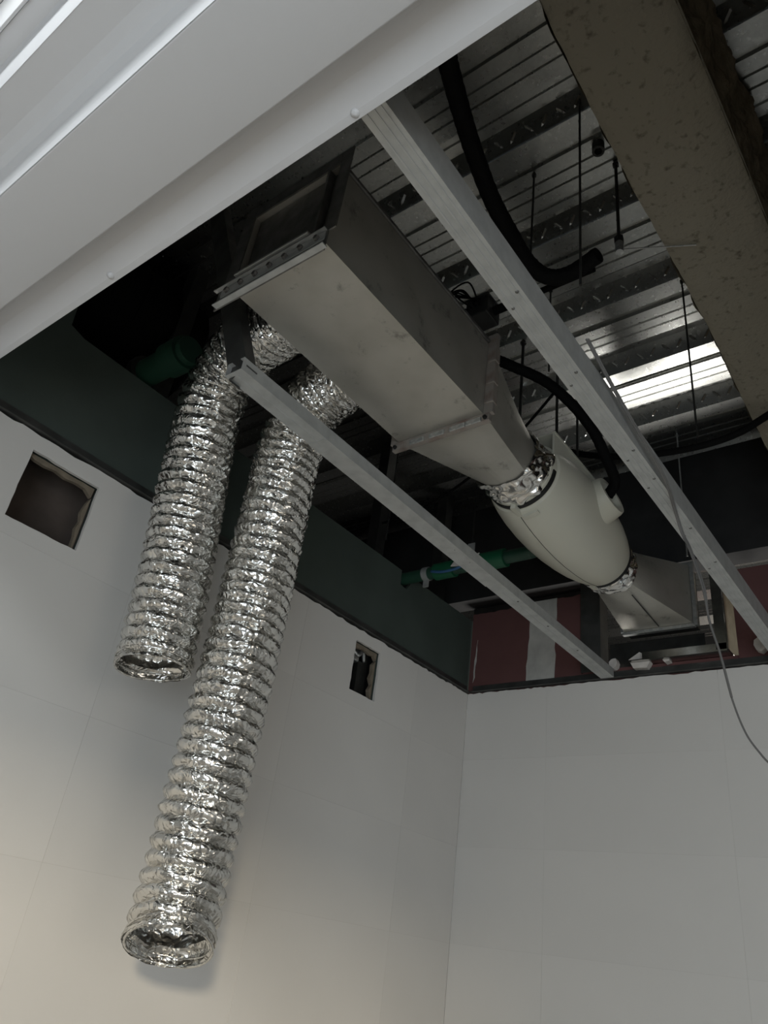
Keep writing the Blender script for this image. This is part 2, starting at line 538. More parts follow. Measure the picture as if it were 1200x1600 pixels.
# ------------------------------------------------------------------ profiled steel deck
PIT = 0.3173
RISE = 0.060
prof = [(0.000, 0.0), (0.057, 0.0), (0.060, 0.012), (0.079, 0.012), (0.082, 0.0), (0.121, 0.0), (0.1235, 0.006), (0.1265, 0.006), (0.129, 0.0),
        (0.157, 0.0), (0.1595, 0.006), (0.1625, 0.006), (0.165, 0.0), (0.200, 0.0), (0.206, RISE), (0.243, RISE), (0.246, RISE + 0.006), (0.250, RISE + 0.006), (0.253, RISE), (0.284, RISE)]
NP = 3
line = []
for k in range(NP):
    line += [(u + k * PIT, z) for u, z in prof]
line.append((NP * PIT, 0.0))
th = 0.0015
poly = line + [(u, z + th) for u, z in line[::-1]]
deck = struct(thing('ceiling', 'galvanised profiled steel deck over the open void', 'ceiling', (-0.4, 1.0, DECK)))
del deck['category']
Y0 = 1.062 - 13 * PIT
V, F = extrude_profile(poly, 'x', -1.75, 1.75)
V = np.array(V); c = np.array([0.0, 0.0, 0.0])
dm = bpy.data.meshes.new('deck_sheet')
dm.from_pydata(V.tolist(), [], F)
bm = bmesh.new(); bm.from_mesh(dm); bmesh.ops.recalc_face_normals(bm, faces=bm.faces)
big = [f for f in bm.faces if len(f.verts) > 4]
bmesh.ops.triangulate(bm, faces=big)
bm.to_mesh(dm); bm.free()
dm.materials.append(MATS['deck'])
ns = int((VY1 - Y0) / (NP * PIT)) + 1
for xx in (-1.25, 1.10):
    for k in range(ns):
        if k < 2 and xx > 0: continue
        link('deck_sheet', dm, (xx if xx < 0 else 2.2505, Y0 + k * NP * PIT, DECK), deck)
# slab above the deck keeps the void dark
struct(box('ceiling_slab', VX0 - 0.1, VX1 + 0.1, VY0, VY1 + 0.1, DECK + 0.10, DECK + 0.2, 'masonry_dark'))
# embossed chevrons on the webs
wy0, wz0, wy1, wz1 = -0.033, RISE, 0.0, 0.0
wd = Vector((0, wy1 - wy0, wz1 - wz0)).normalized()      # down the web
wn = Vector((0, -1, 0)) - wd * Vector((0, -1, 0)).dot(wd)
wn.normalize()
EMB = []
for sgn in (1, -1):
    ax = (Vector((1, 0, 0)) * 0.62 - wd * 0.78 * sgn).normalized()
    bx_ = ax.cross(wn).normalized()
    vs = []
    for a, hw, hn in ((-0.019, 0.0, 0.0), (-0.012, 0.0045, 0.0), (0.012, 0.0045, 0.0), (0.019, 0.0, 0.0)):
        if hw == 0: vs.append(ax * a)
        else:
            vs += [ax * a + bx_ * hw, ax * a - bx_ * hw, ax * a + wn * 0.0055]
    F = [(0, 1, 3), (0, 3, 2), (1, 4, 6, 3), (2, 3, 6, 5), (4, 7, 6), (5, 6, 7)]
    me = bpy.data.meshes.new('embossment')
    me.from_pydata([tuple(v) for v in vs], [], F)
    bm = bmesh.new(); bm.from_mesh(me); bmesh.ops.recalc_face_normals(bm, faces=bm.faces); bm.to_mesh(me); bm.free()
    me.materials.append(MATS['emboss'])
    EMB.append(me)
for n in range(-1, 5):
    yc = 1.062 + n * PIT - 0.0165
    for i in range(34):
        x = -1.30 + i * 0.0455 + (0.02 if n % 2 else 0)
        link('embossment', EMB[i % 2], (x, yc + wn.y * 0.0006, DECK + RISE / 2 + wn.z * 0.0006), deck)

# ------------------------------------------------------------------ fireproofed beam
bmth = thing('fireproofed_beam', 'brown sprayed fireproofed beam running under the steel deck', 'beam', (-0.26, 1.7, 3.05))
def rough_surface(name, fn, nu, nv, m, parent, amp, sc):
    V, F = [], []
    for i in range(nu + 1):
        for j in range(nv + 1):
            p, nrm = fn(i / nu, j / nv)
            h = noise.fractal(Vector(p) * sc, 0.9, 2.1, 5)
            V.append(tuple(Vector(p) + Vector(nrm) * amp * h))
    for i in range(nu):
        for j in range(nv):
            a = i * (nv + 1) + j
            F.append((a, a + 1, a + nv + 2, a + nv + 1))
    return mesh(name, V, F, m, parent, smooth=True)
def brx(y):      # right edge of the underside
    return -0.178 + 0.016 * math.sin(2.1 * y) + 0.03 * min(max((y - 0.7) / 0.8, 0), 1)
def blx(y):
    return -0.368 + 0.004 * math.sin(5 * y)
rough_surface('underside', lambda u, v: ((blx(-1 + 5.2 * u) + (brx(-1 + 5.2 * u) - blx(-1 + 5.2 * u)) * v, -1 + 5.2 * u, 3.05 + 0.012 * (2 * abs(v - .5)) ** 6), (0.15 * (v - .5) * 2, 0, -1)), 420, 24, 'fireproof', bmth, 0.006, 13)
rough_surface('side_coating', lambda u, v: ((brx(-1 + 5.2 * u) - 0.003 + 0.022 * v, -1 + 5.2 * u, 3.055 + (DECK - 3.055) * v), (min(1, v * 6), 0, 0)), 420, 30, 'fireproof_side', bmth, 0.020, 15)
rough_surface('side_coating', lambda u, v: ((blx(-1 + 5.2 * u) - 0.001, -1 + 5.2 * u, 3.062 + (DECK - 3.062) * v), (-1, 0, 0)), 300, 20, 'fireproof_side', bmth, 0.006, 15)

# ------------------------------------------------------------------ white stepped bulkhead (nearest the camera)
bk = struct(thing('trim_3', 'white stepped metal bulkhead edge across the top of the view', 'bulkhead', (0, 0.3, 2.44)))
del bk['category']
BX0, BX1 = -1.447, 1.6
def bar(name, pts, m, bev=0.003, x0=BX0, x1=BX1):
    V, F = extrude_profile(pts, 'x', x0, x1)
    o = mesh(name, V, F, m, bk)
    bm = bmesh.new(); bm.from_mesh(o.data)
    es = [e for e in bm.edges if abs((e.verts[0].co - e.verts[1].co).normalized().x) > 0.9]
    bmesh.ops.bevel(bm, geom=es, offset=bev, segments=3, affect='EDGES', profile=0.5)
    bm.to_mesh(o.data); bm.free()
    o.data.polygons.foreach_set('use_smooth', [True] * len(o.data.polygons))
    o.data.set_sharp_from_angle(angle=math.radians(40))
    return o
bar('edge_lip', [(0.3890, 2.461), (0.3895, 2.468), (0.387, 2.484), (0.20, 2.492), (0.20, 2.489), (0.30, 2.487), (0.325, 2.484), (0.345, 2.478), (0.362, 2.470), (0.378, 2.463)], 'white_metal', 0.0003)
bar('soffit_panel', [(0.307, 2.440), (0.307, 2.4865), (0.174, 2.4865), (0.174, 2.440)], 'white_metal', 0.003)
# coved riser: soffit two sweeps down to the front of soffit one
cove = [(0.1736, 2.4405), (0.1715, 2.462), (0.167, 2.484), (0.160, 2.500), (0.149, 2.511), (0.134, 2.517), (0.0895, 2.518)]
bar('soffit_panel', cove + [(0.0895, 2.530), (0.173, 2.530)], 'white_metal', 0.0004)
cove2 = [(0.0893, 2.5172), (0.0868, 2.545), (0.0845, 2.570), (0.082, 2.590), (0.078, 2.600), (0.052, 2.601)]
bar('soffit_panel', cove2 + [(0.052, 2.612), (0.0875, 2.612)], 'white_metal', 0.0004)
bar('riser', [(0.047, 2.597), (0.0515, 2.597), (0.0515, 3.195), (0.047, 3.195)], 'white_metal', 0.001)
SX = (-1.042, -0.491)
box('end_cap', BX0 - 0.004, BX0 - 0.0005, 0.16, 0.389, 2.438, 2.488, 'white_metal', bk, 0.001)
for x, y in ((SX[0], 0.377), (SX[1], 0.381)):
    V, F = lathe_y(0, 0, [(0.0, 0.0001), (0.0015, 0.0045), (0.004, 0.007), (0.0065, 0.0074)], 12)
    V = [(x + p[0], y + p[2], 2.4585 + p[1]) for p in V]
    mesh('screw_head', V, F, 'white_metal', bk, smooth=True)

# ------------------------------------------------------------------ steel channels of the ceiling grid
def channel(name, label, x0, x1, y0, y1, z0, h, lip, m='galv_stud', group='ceiling channels'):
    t = thing(name, label, 'channel', ((x0 + x1) / 2, y0, z0), group)
    g = 0.0015
    pr = [(x0, z0), (x1, z0), (x1, z0 + h), (x1 - lip, z0 + h), (x1 - lip, z0 + h - g), (x1 - g, z0 + h - g), (x1 - g, z0 + g), (x0 + g, z0 + g), (x0 + g, z0 + h - g), (x0 + lip, z0 + h - g), (x0 + lip, z0 + h), (x0, z0 + h)]
    V, F = extrude_profile(pr, 'y', y0, y1)
    mesh('profile', V, F, m, t)
    return t
cl = channel('ceiling_channel', 'galvanised steel channel crossing in front of both foil hoses', -1.100, -1.050, 0.690, 2.578, T, 0.032, 0.012)
cr = channel('ceiling_channel', 'galvanised steel channel between square duct and fireproofed beam', -0.507, -0.464, 0.20, 2.578, T, 0.062, 0.010)
# raised ribs along the channel underside
for dx in (-0.0115, 0.0015, 0.0125):
    box('rib', -0.4855 + dx - 0.0012, -0.4855 + dx + 0.0012, 0.20, 2.575, T - 0.0012, T + 0.0005, 'galv_stud', cr)
for dx in (0.0,):
    box('rib', -1.075 + dx - 0.0012, -1.075 + dx + 0.0012, 0.692, 2.575, T - 0.001, T + 0.0005, 'galv_stud', cl)
def dot(x, y, z, r, m, parent, name='screw'):
    V, F = lathe_y(0, 0, [(0.0, 0.0001), (0.0006, r * .8), (0.003, r)], 10)
    mesh(name, [(x + p[0], y + p[2], z - 0.002 + p[1]) for p in V], F, m, parent, smooth=True)
for y in (1.52, 1.60, 1.88, 2.08, 2.3):
    dot(-1.063, y, T, 0.004, 'flange_steel', cl)
for y in (0.79, 1.02, 1.30, 1.42, 1.66, 1.85):
    dot(-0.473, y, T, 0.004, 'flange_steel', cr)
    dot(-0.497, y + 0.03, T, 0.0035, 'flange_steel', cr)
# plate added on the left channel where light makes it brighter
box('lit_stretch', -1.1012, -1.0488, 0.955, 1.75, T - 0.0016, T - 0.0001, 'galv_stud', cl)
# brace rising from the end of the left channel
br = thing('brace_stud', 'dark steel stud bracing the end of the channel by the foil hoses', 'stud', (-1.075, 0.69, T))
p0, p1 = Vector((-1.072, 0.700, T + 0.004)), Vector((-1.470, 0.700, DECK - 0.01))
d = (p1 - p0).normalized(); a = Vector((0, 1, 0)); n_ = d.cross(a)
pr = [(-0.026, 0), (0.026, 0), (0.026, 0.03), (0.0245, 0.03), (0.0245, 0.0015), (-0.0245, 0.0015), (-0.0245, 0.03), (-0.026, 0.03)]
V = []
for q in (p0, p1):
    for u, v in pr:
        V.append(tuple(q + n_ * u + a * v))
n8 = len(pr)
F = [(i, (i + 1) % n8, n8 + (i + 1) % n8, n8 + i) for i in range(n8)] + [tuple(range(n8)), tuple(n8 + i for i in range(n8))]
mesh('profile', V, F, 'track', br)
# dark channels deep in the void behind the red board
for x0, x1, y, z, lb in ((-1.75, -1.12, 2.70, 2.895, 'dark steel rail lying behind the top of the red board'),):
    t = thing('void_rail', lb, 'rail', ((x0 + x1) / 2, y, z))
    V, F = extrude_profile([(y, z), (y + 0.05, z), (y + 0.05, z + 0.04), (y + 0.048, z + 0.04), (y + 0.048, z + 0.002), (y + 0.002, z + 0.002), (y + 0.002, z + 0.04), (y, z + 0.04)], 'x', x0, x1)
    mesh('profile', V, F, 'dark_steel', t)
# post beside the wall opening
t = thing('opening_post', 'dark steel post at the left of the duct opening in red board', 'stud', (-1.11, BY + 0.0, T + 0.03))
V, F = extrude_profile([(-1.185, BY - 0.012), (-1.105, BY - 0.012), (-1.105, BY + 0.06), (-1.107, BY + 0.06), (-1.107, BY - 0.010), (-1.183, BY - 0.010), (-1.183, BY + 0.0), (-1.185, BY + 0.0)], 'y', T + 0.036, 3.3)
V = [(p[0], p[2], p[1]) for p in V]
mesh('web', V, F, 'track', t)
# shiny sleeve frame of the opening
t = thing('wall_sleeve', 'shiny galvanised sleeve frame around the duct opening in back wall', 'frame', (-0.82, BY, OZ0))
box('frame_side', OX1 - 0.004, OX1 - 0.001, BY - 0.045, BY + 0.20, OZ0 + 0.004, OZ1 - 0.02, 'galv_shiny', t)
box('frame_flange', OX1 - 0.040, OX1 - 0.0045, BY - 0.048, BY - 0.0455, OZ0 + 0.004, OZ1 - 0.02, 'galv_shiny', t)
box('frame_sill', OX0 + 0.10, OX1 - 0.0045, BY - 0.045, BY + 0.20, OZ0, OZ0 + 0.003, 'galv_shiny', t)
box('frame_flange', OX0 + 0.15, OX1 - 0.006, BY - 0.048, BY - 0.0455, OZ0 - 0.002, OZ0 + 0.026, 'galv_shiny', t)
box('lamp_block_plate', OX0, -0.735, BY + 0.030, BY + 0.033, OZ0 + 0.004, 2.652, 'dark_steel', t)  # dark plate added to stop next-room lamplight reaching the flared duct underside
# broken gypsum pieces lying on the track below the opening
for sd, (x, z, sx, sz, rz) in enumerate(((-0.955, T + 0.052, 0.075, 0.055, 0.3), (-0.545, T + 0.068, 0.05, 0.055, -0.2), (-1.055, T + 0.056, 0.03, 0.045, 0.1), (-0.86, T + 0.050, 0.025, 0.02, 0.6))):
    r = random.Random(sd)
    pts = []
    nk = 5 if sd in (0, 3) else 9
    for k in range(nk):
        an = 2 * math.pi * k / nk
        rr = r.uniform(0.7, 1.0) * (0.68 if nk == 5 else 0.55)
        pts.append((x + sx * rr * math.cos(an + rz), z + sz * rr * math.sin(an + rz)))
    lb = ['large broken white gypsum piece below the duct opening', 'rounded white gypsum lump by the galvanised channel at right', 'white gypsum crumb beside the dark opening post', 'small white gypsum flake under the shiny frame sill'][sd]
    o = plate('gypsum_fragment', pts, [], 'y', BY - 0.022, BY + 0.007, 'gypsum')
    setp(o, lb, 'rubble', 'gypsum fragments on the wall track')

# ------------------------------------------------------------------ square sheet metal duct
DX0, DX1, DY0, DY1, DZ0, DZ1 = -1.045, -0.795, 0.615, 1.205, 2.650, 2.880
du = thing('square_duct', 'square galvanised sheet metal duct above the ceiling channels', 'duct', ((DX0 + DX1) / 2, DY0, DZ0))
def rect_tube(name, secs, m, parent, th=0.0, smooth=False):
    """secs: list of loops (same count) -> skin"""
    n = len(secs[0]); V = [p for s in secs for p in s]; F = []
    for i in range(len(secs) - 1):
        for j in range(n):
            k = (j + 1) % n
            F.append((i * n + j, i * n + k, (i + 1) * n + k, (i + 1) * n + j))
    return mesh(name, V, F, m, parent, smooth=smooth)
def rl(y, e=0.0, x0=DX0, x1=DX1, z0=DZ0, z1=DZ1):
    return [(x0 - e, y, z0 - e), (x1 + e, y, z0 - e), (x1 + e, y, z1 + e), (x0 - e, y, z1 + e)]
g = 0.0012
box('bottom_sheet', DX0, DX1, DY0, DY1, DZ0, DZ0 + g, 'duct_sheet', du)
box('side_sheet', DX1 - g, DX1, DY0, DY1, DZ0 + g, DZ1 - g, 'duct_sheet', du)
box('side_sheet', DX0, DX0 + g, DY0, DY1, DZ0 + g, DZ1 - g, 'duct_sheet', du)
box('top_sheet', DX0, DX1, DY0, DY1, DZ1 - g, DZ1, 'duct_sheet', du)
box('seam', DX1, DX1 + 0.007, DY0 + 0.02, DY1 - 0.005, DZ1 - 0.006, DZ1 + 0.004, 'flange_steel', du, 0.002)
# near flange: angle frame with bolts
FA = DY0
w = 0.036
for nm, (x0, x1, z0, z1) in (('flange_bottom', (DX0 - w - 0.01, DX1 + 0.012, DZ0 - w, DZ0 + 0.018)), ('flange_side', (DX1 + 0.0005, DX1 + 0.030, DZ0 + 0.0185, DZ1 + w)),
                             ('flange_side', (DX0 - w, DX0 - 0.0005, DZ0 + 0.0185, DZ1 + w)), ('flange_top', (DX0, DX1, DZ1 + 0.0005, DZ1 + w))):
    f = box(nm, x0, x1, FA - 0.003, FA + 0.0, z0, z1, 'flange_steel', du)
    if nm == 'flange_bottom':
        box('bolt_strip', x0 + 0.012, x1 - 0.004, FA - 0.0050, FA - 0.0031, z1 - 0.024, z1 - 0.001, 'galv_stud', f)
        box('return_lip', x0 + 0.010, x1 + 0.008, FA - 0.016, FA - 0.0031, z0, z0 + 0.003, 'galv_stud', f)
        box('return_lip', x0 - 0.008, x1 - 0.002, FA - 0.012, FA - 0.0031, z1 + 0.0005, z1 + 0.003, 'galv_stud', f)
        for k in range(7):
            bx0 = x0 + 0.032 + k * 0.042
            V, F = lathe_y(bx0, z1 - 0.0125, [(FA - 0.012, 0.0001), (FA - 0.0118, 0.0055), (FA - 0.0075, 0.0068), (FA - 0.0051, 0.0068)], 6)
            mesh('bolt', V, F, 'flange_steel', f)
V, F = boxgeo(DX0 + 0.004, DX1 - 0.004, FA + 0.012, FA + 0.014, DZ0 + 0.004, DZ1 - 0.004)
mesh('end_plate', V, F, 'flange_steel', du)
box('end_lip', DX0 + 0.006, DX1 - 0.035, FA - 0.014, FA + 0.011, DZ0 + 0.030, DZ0 + 0.036, 'galv_stud', du, 0.001)
box('end_lip', DX1 - 0.030, DX1 - 0.024, FA - 0.006, FA + 0.011, DZ0 + 0.024, DZ1 - 0.006, 'flange_steel', du)
# far flange with drive cleats
FB = DY1
for nm, (x0, x1, z0, z1) in (('flange_bottom', (DX0 - 0.018, DX1 + 0.018, DZ0 - 0.024, DZ0 - 0.0003)), ('flange_side', (DX1 + 0.0003, DX1 + 0.026, DZ0 - 0.003, DZ1 + 0.02)),
                             ('flange_side', (DX0 - 0.026, DX0 - 0.0003, DZ0 - 0.003, DZ1 + 0.02)), ('flange_top', (DX0, DX1, DZ1 + 0.0003, DZ1 + 0.02))):
    f = box(nm, x0, x1, FB - 0.004, FB + 0.010, z0, z1, 'duct_flange_far', du, 0.001)
    if nm == 'flange_bottom':
        for q, x in enumerate((-0.985, -0.925, -0.865, -0.82)):
            box('cleat', x - 0.022, x + 0.022, FB - 0.008, FB + 0.013, z0 + 0.001, z0 + 0.014, 'galv', f, 0.002)
        for x in (DX0 - 0.008, DX1 + 0.008):
            V, F = lathe_y(x, z0 + 0.009, [(FB - 0.010, 0.0001), (FB - 0.0098, 0.005), (FB - 0.0041, 0.0055)], 8)
            mesh('bolt', V, F, 'fan_slot', f)
    if nm == 'flange_side' and x0 > DX1 - 0.1:
        for z in (2.70, 2.76, 2.83):
            box('cleat', x0 + 0.004, x1 + 0.002, FB - 0.008, FB + 0.013, z - 0.024, z + 0.022, 'duct_flange_far', f, 0.002)

# transitions
AXX, AXZ = (DX0 + DX1) / 2, (DZ0 + DZ1) / 2 - 0.003
def transition(name, label, y0, rect, y1, r, parent_m, steps=10, collar=0.05):
    t = thing(name, label, 'duct', (AXX, y0, rect[2]), 'duct transitions')
    n = 48
    x0, x1, z0, z1 = rect
    cx, cz = (x0 + x1) / 2, (z0 + z1) / 2
    def sq(a):
        c, s = math.cos(a), math.sin(a)
        k = 1 / max(abs(c), abs(s))
        return cx + (x1 - x0) / 2 * c * k, cz + (z1 - z0) / 2 * s * k
    secs = []
    for i in range(steps + 1):
        f = i / steps
        loop = []
        for j in range(n):
            a = 2 * math.pi * (j + 0.5 * 0) / n + math.pi / 4
            sx, sz = sq(a)
            # rectangular pyramid that closes on the round spigot
            qx, qz = AXX + r * math.cos(a), AXZ + r * math.sin(a)
            loop.append((sx + (qx - sx) * f, y0 + (y1 - y0) * f, sz + (qz - sz) * f))
        secs.append(loop)
    o = rect_tube('cone', secs, parent_m, t)
    dy = collar if y1 > y0 else -collar
    V, F = lathe_y(AXX, AXZ, [(y1, r), (y1 + dy, r)], 48)
    mesh('spigot', V, F, parent_m, t, smooth=True)
    return t
tr1 = transition('duct_transition', 'galvanised square-to-round duct piece before the cream fan', DY1 + 0.011, (DX0, DX1, DZ0, DZ1), 1.535, 0.090, 'duct_sheet')
rect2 = (-0.992, -0.742, 2.652, 2.880)
tr2 = transition('duct_transition', 'galvanised flared duct piece between cream fan and back wall', 2.545, rect2, 2.262, 0.085, 'duct_sheet', collar=0.03)
x0, x1, z0, z1 = rect2
for nm, bxx in (('end_band', (x0 - 0.006, x1 + 0.004, z0 - 0.012, z0 - 0.0003)), ('end_band', (x1 + 0.0003, x1 + 0.014, z0 - 0.008, z1 + 0.012)),
                ('end_band', (x0 - 0.012, x0 - 0.0003, z0, z1 + 0.012)), ('end_band', (x0, x1, z1 + 0.0003, z1 + 0.012))):
    box(nm, bxx[0], bxx[1], 2.538, 2.556, bxx[2], bxx[3], 'galv', tr2, 0.001)
box('duct_sleeve', x0, x1, 2.546, 2.612, z0 + 0.001, z1, 'dark_steel', tr2)
V, F = tubegeo([(-0.865, 2.30, 2.6735), (-0.862, 2.40, 2.6620), (-0.860, 2.530, 2.6528)], 0.0022, 6)
mesh('seam', V, F, 'track', tr2)

# ------------------------------------------------------------------ inline fan
fan = thing('inline_fan', 'cream plastic inline duct fan with bulbous body', 'fan', (AXX, 1.9, AXZ - 0.15))
FP = [(1.600, 0.0962), (1.602, 0.1036), (1.628, 0.1082), (1.632, 0.1147), (1.650, 0.1203), (1.68, 0.1267), (1.73, 0.1346), (1.80, 0.1411), (1.87, 0.1434), (1.94, 0.1415), (2.01, 0.1355),
      (2.07, 0.1272), (2.12, 0.1166), (2.16, 0.1055), (2.185, 0.0962), (2.20, 0.0897)]
V, F = lathe_y(AXX, AXZ, FP, 72)
body = mesh('body', V, F, 'fan_plastic', fan, smooth=True, sharp=40)
# moulding seam down the underside, slightly left of centre
sa = math.radians(-97)
def onfan(y, a, dr=0.0):
    r = np.interp(y, [p[0] for p in FP], [p[1] for p in FP]) + dr
    return (AXX + r * math.cos(a), y, AXZ + r * math.sin(a))
P = [onfan(y, sa, -0.0005) for y in np.linspace(1.65, 2.19, 40)]
V, F = tubegeo(P, 0.0014, 6); mesh('seam', V, F, 'track', body)
# inlet ring: dark slots under a raised lip
def arcstrip(y0, y1, a0, a1, r0, r1, m, name, parent, n=28):
    V, F = [], []
    for i in range(n + 1):
        a = math.radians(a0 + (a1 - a0) * i / n)
        for y, r in ((y0, r0), (y0, r1), (y1, r1), (y1, r0)):
            V.append((AXX + r * math.cos(a), y, AXZ + r * math.sin(a)))
    for i in range(n):
        for k in range(4):
            q = (k + 1) % 4
            F.append((i * 4 + k, i * 4 + q, (i + 1) * 4 + q, (i + 1) * 4 + k))
    F += [(0, 1, 2, 3), tuple(n * 4 + k for k in range(4))]
    return mesh(name, V, F, m, parent, smooth=True, sharp=40)
arcstrip(1.609, 1.623, -92, -8, 0.102, 0.1090, 'fan_slot', 'slot', body)
arcstrip(1.609, 1.623, -190, -102, 0.102, 0.1090, 'fan_slot', 'slot', body)
arcstrip(1.600, 1.646, -101, -93, 0.104, 0.1190, 'fan_plastic', 'latch', body, 4)
arcstrip(1.640, 1.656, -92, -70, 0.115, 0.1265, 'fan_plastic', 'clip', body, 6)
arcstrip(2.170, 2.186, -180, 20, 0.092, 0.1015, 'fan_slot', 'slot', body)
arcstrip(2.168, 2.190, -112, -100, 0.098, 0.1075, 'fan_plastic', 'clip', body, 4)
# crinkled foil tape at both ends
def foilband(y0, y1, r0, r1, name, amp=0.004, sd=0):
    V, F = [], []
    nu, nv = 22, 110
    for i in range(nu + 1):
        for j in range(nv):
            a = 2 * math.pi * j / nv
            f = i / nu
            r = r0 + (r1 - r0) * f
            p = Vector((math.cos(a) * 2.0, math.sin(a) * 2.0, f * 1.8 + sd))
            h = abs(noise.noise(Vector((p.x * 1.3, p.y * 1.3, p.z * 2.2)))) * 1.7 + abs(noise.noise(p * 2.6)) * 0.6
            r += amp * (h - 0.2)
            y = y0 + (y1 - y0) * f + 0.006 * noise.noise(p * 1.7 + Vector((5, 0, 0)))
            V.append((AXX + r * math.cos(a), y, AXZ + r * math.sin(a)))
    for i in range(nu):
        for j in range(nv):
            k = (j + 1) % nv
            F.append((i * nv + j, i * nv + k, (i + 1) * nv + k, (i + 1) * nv + j))
    return mesh(name, V, F, 'foil_tape', fan, smooth=True)
foilband(1.515, 1.606, 0.094, 0.099, 'foil_tape', 0.012, 1.0)
foilband(2.188, 2.262, 0.091, 0.090, 'foil_tape', 0.010, 9.0)
# cable boss on the right of the body: a cup with a cut-out
bc = Vector((AXX + 0.100, 1.885, AXZ + 0.018)); bd = Vector((0.93, -0.10, 0.30)).normalized()
_, ba, bb = orient(bc, bc + bd)
V, F = [], []
nb = 40
rings = [(0.0, 0.072), (0.025, 0.070), (0.056, 0.066), (0.068, 0.062), (0.068, 0.046), (0.03, 0.045), (0.02, 0.0005)]
for s, r in rings:
    for j in range(nb):
        an = 2 * math.pi * j / nb
        s2 = s
        V.append(tuple(bc + bd * s2 + (ba * math.cos(an) + bb * math.sin(an)) * r))
for i in range(len(rings) - 1):
    for j in range(nb):
        k = (j + 1) % nb
        F.append((i * nb + j, i * nb + k, (i + 1) * nb + k, (i + 1) * nb + j))
boss = mesh('cable_boss', V, F, 'fan_plastic', fan, smooth=True, sharp=40)
V, F = tubegeo([tuple(bc + bd * 0.022), tuple(bc + bd * 0.031)], 0.044, 24); mesh('socket', V, F, 'fan_slot', boss)
# mounting foot above the body
V, F = extrude_profile([(AXX - 0.09, AXZ + 0.122), (AXX + 0.104, AXZ + 0.122), (AXX + 0.104, AXZ + 0.128), (AXX - 0.09, AXZ + 0.128)], 'y', 1.62, 1.96)
foot = mesh('mounting_foot', V, F, 'fan_plastic', fan)
for s in (-1, 1):
    xx = AXX + s * 0.098
    V = [(xx - 0.003, 1.62, AXZ + 0.02), (xx - 0.003, 1.64, AXZ + 0.02), (xx - 0.003, 1.95, AXZ + 0.122), (xx - 0.003, 1.62, AXZ + 0.122)]
    if s < 0: xx += 0.016; V = [(xx, p[1], p[2]) for p in V]
    V = V + [(p[0] + 0.006, p[1], p[2]) for p in V]
    F = [(0, 1, 2, 3), (4, 5, 6, 7), (0, 1, 5, 4), (1, 2, 6, 5), (2, 3, 7, 6), (3, 0, 4, 7)]
    mesh('gusset', V, F, 'fan_plastic', foot)

# ------------------------------------------------------------------ foil flexible hoses
def hose(name, label, ctrl, R0, pitch, seed, tilt=0.0, pulls=()):
    P = spline(ctrl, 24)
    P, s = resample(P, pitch / 7.0)
    T, A, B = frames(P)
    nt = 112
    t = thing(name, label, 'duct', tuple(P[0]), 'foil hoses')
    V = np.zeros((len(P), nt, 3))
    # uneven ring spacing
    r_ = random.Random(seed)
    ph = np.zeros(len(P)); acc = 0.0
    ds = s[1] - s[0]
    TD = np.array([P[0][0], P[0][1], 0.0]); TD /= np.linalg.norm(TD)      # away from the room
    for i in range(len(P)):
        loc = pitch * (1 + 0.22 * noise.noise(Vector((s[i] * 5, seed, 0))))
        for (c, w_, k_) in pulls:
            loc *= 1 + k_ * math.exp(-((s[i] - c) / w_) ** 2)
        acc += ds / loc
        ph[i] = acc
    for i in range(len(P)):
        for j in range(nt):
            a = 2 * math.pi * j / nt
            f = ph[i] + j / nt
            cor = abs(math.sin(math.pi * f))            # rounded bellows, sharp valleys
            q = Vector((math.cos(a) * 2.2 + seed, math.sin(a) * 2.2, s[i] * 22))
            cr_ = noise.noise(q * 1.5) * 0.9 + abs(noise.noise(q * 3.2)) * 1.5 + noise.noise(q * 7.0) * 0.25
            big = noise.noise(Vector((math.cos(a), math.sin(a) + seed, s[i] * 4)))
            rr = R0 - 0.0085 + 0.0112 * cor ** 0.7 + 0.0021 * cr_ * (0.3 + cor) + 0.0025 * big
            rad = math.cos(a) * A[i] + math.sin(a) * B[i]
            sl = -tilt * R0 * (rad @ TD) * math.exp(-(s[i] / 0.09) ** 2)
            V[i, j] = P[i] + T[i] * sl + rr * (math.cos(a) * A[i] + math.sin(a) * B[i]) + T[i] * 0.0035 * noise.noise(q * 1.2 + Vector((9, 1, 3)))
    V = V.reshape(-1, 3)
    F = []
    for i in range(len(P) - 1):
        for j in range(nt):
            k = (j + 1) % nt
            F.append((i * nt + j, i * nt + k, (i + 1) * nt + k, (i + 1) * nt + j))
    h = mesh('hose', V, F, 'foil', t, smooth=True, sharp=38)
    # wire hoops rolled into the open end
    for q, (off, rr) in enumerate(((0.002, R0 - 0.001), (0.016, R0 + 0.001))):
        pts = []
        for j in range(57):
            a = 2 * math.pi * j / 56
            rad = math.cos(a) * A[0] + math.sin(a) * B[0]
            c = P[0] + T[0] * (-tilt * R0 * (rad @ TD) + off + 0.004 * math.sin(a * 2 + seed))
            rw = rr + 0.002 * math.sin(3 * a + seed)
            pts.append(c + rw * (math.cos(a) * A[0] + math.sin(a) * B[0]))
        Vt, Ft = tubegeo(pts, 0.0028 if q == 0 else 0.0022, 7, cap=False)
        mesh('end_hoop', Vt, Ft, 'foil', t, smooth=True)
    return t
hose('flexible_hose', 'shorter crinkled foil hose hanging at left, nearer the square cut-out',
     [(-1.42, 0.934, 1.985), (-1.42, 0.915, 2.25), (-1.42, 0.890, 2.50), (-1.415, 0.875, 2.65), (-1.375, 0.862, 2.745), (-1.28, 0.845, 2.800), (-1.17, 0.825, 2.790), (-1.062, 0.805, 2.775)], 0.0815, 0.031, 3, tilt=0.10)
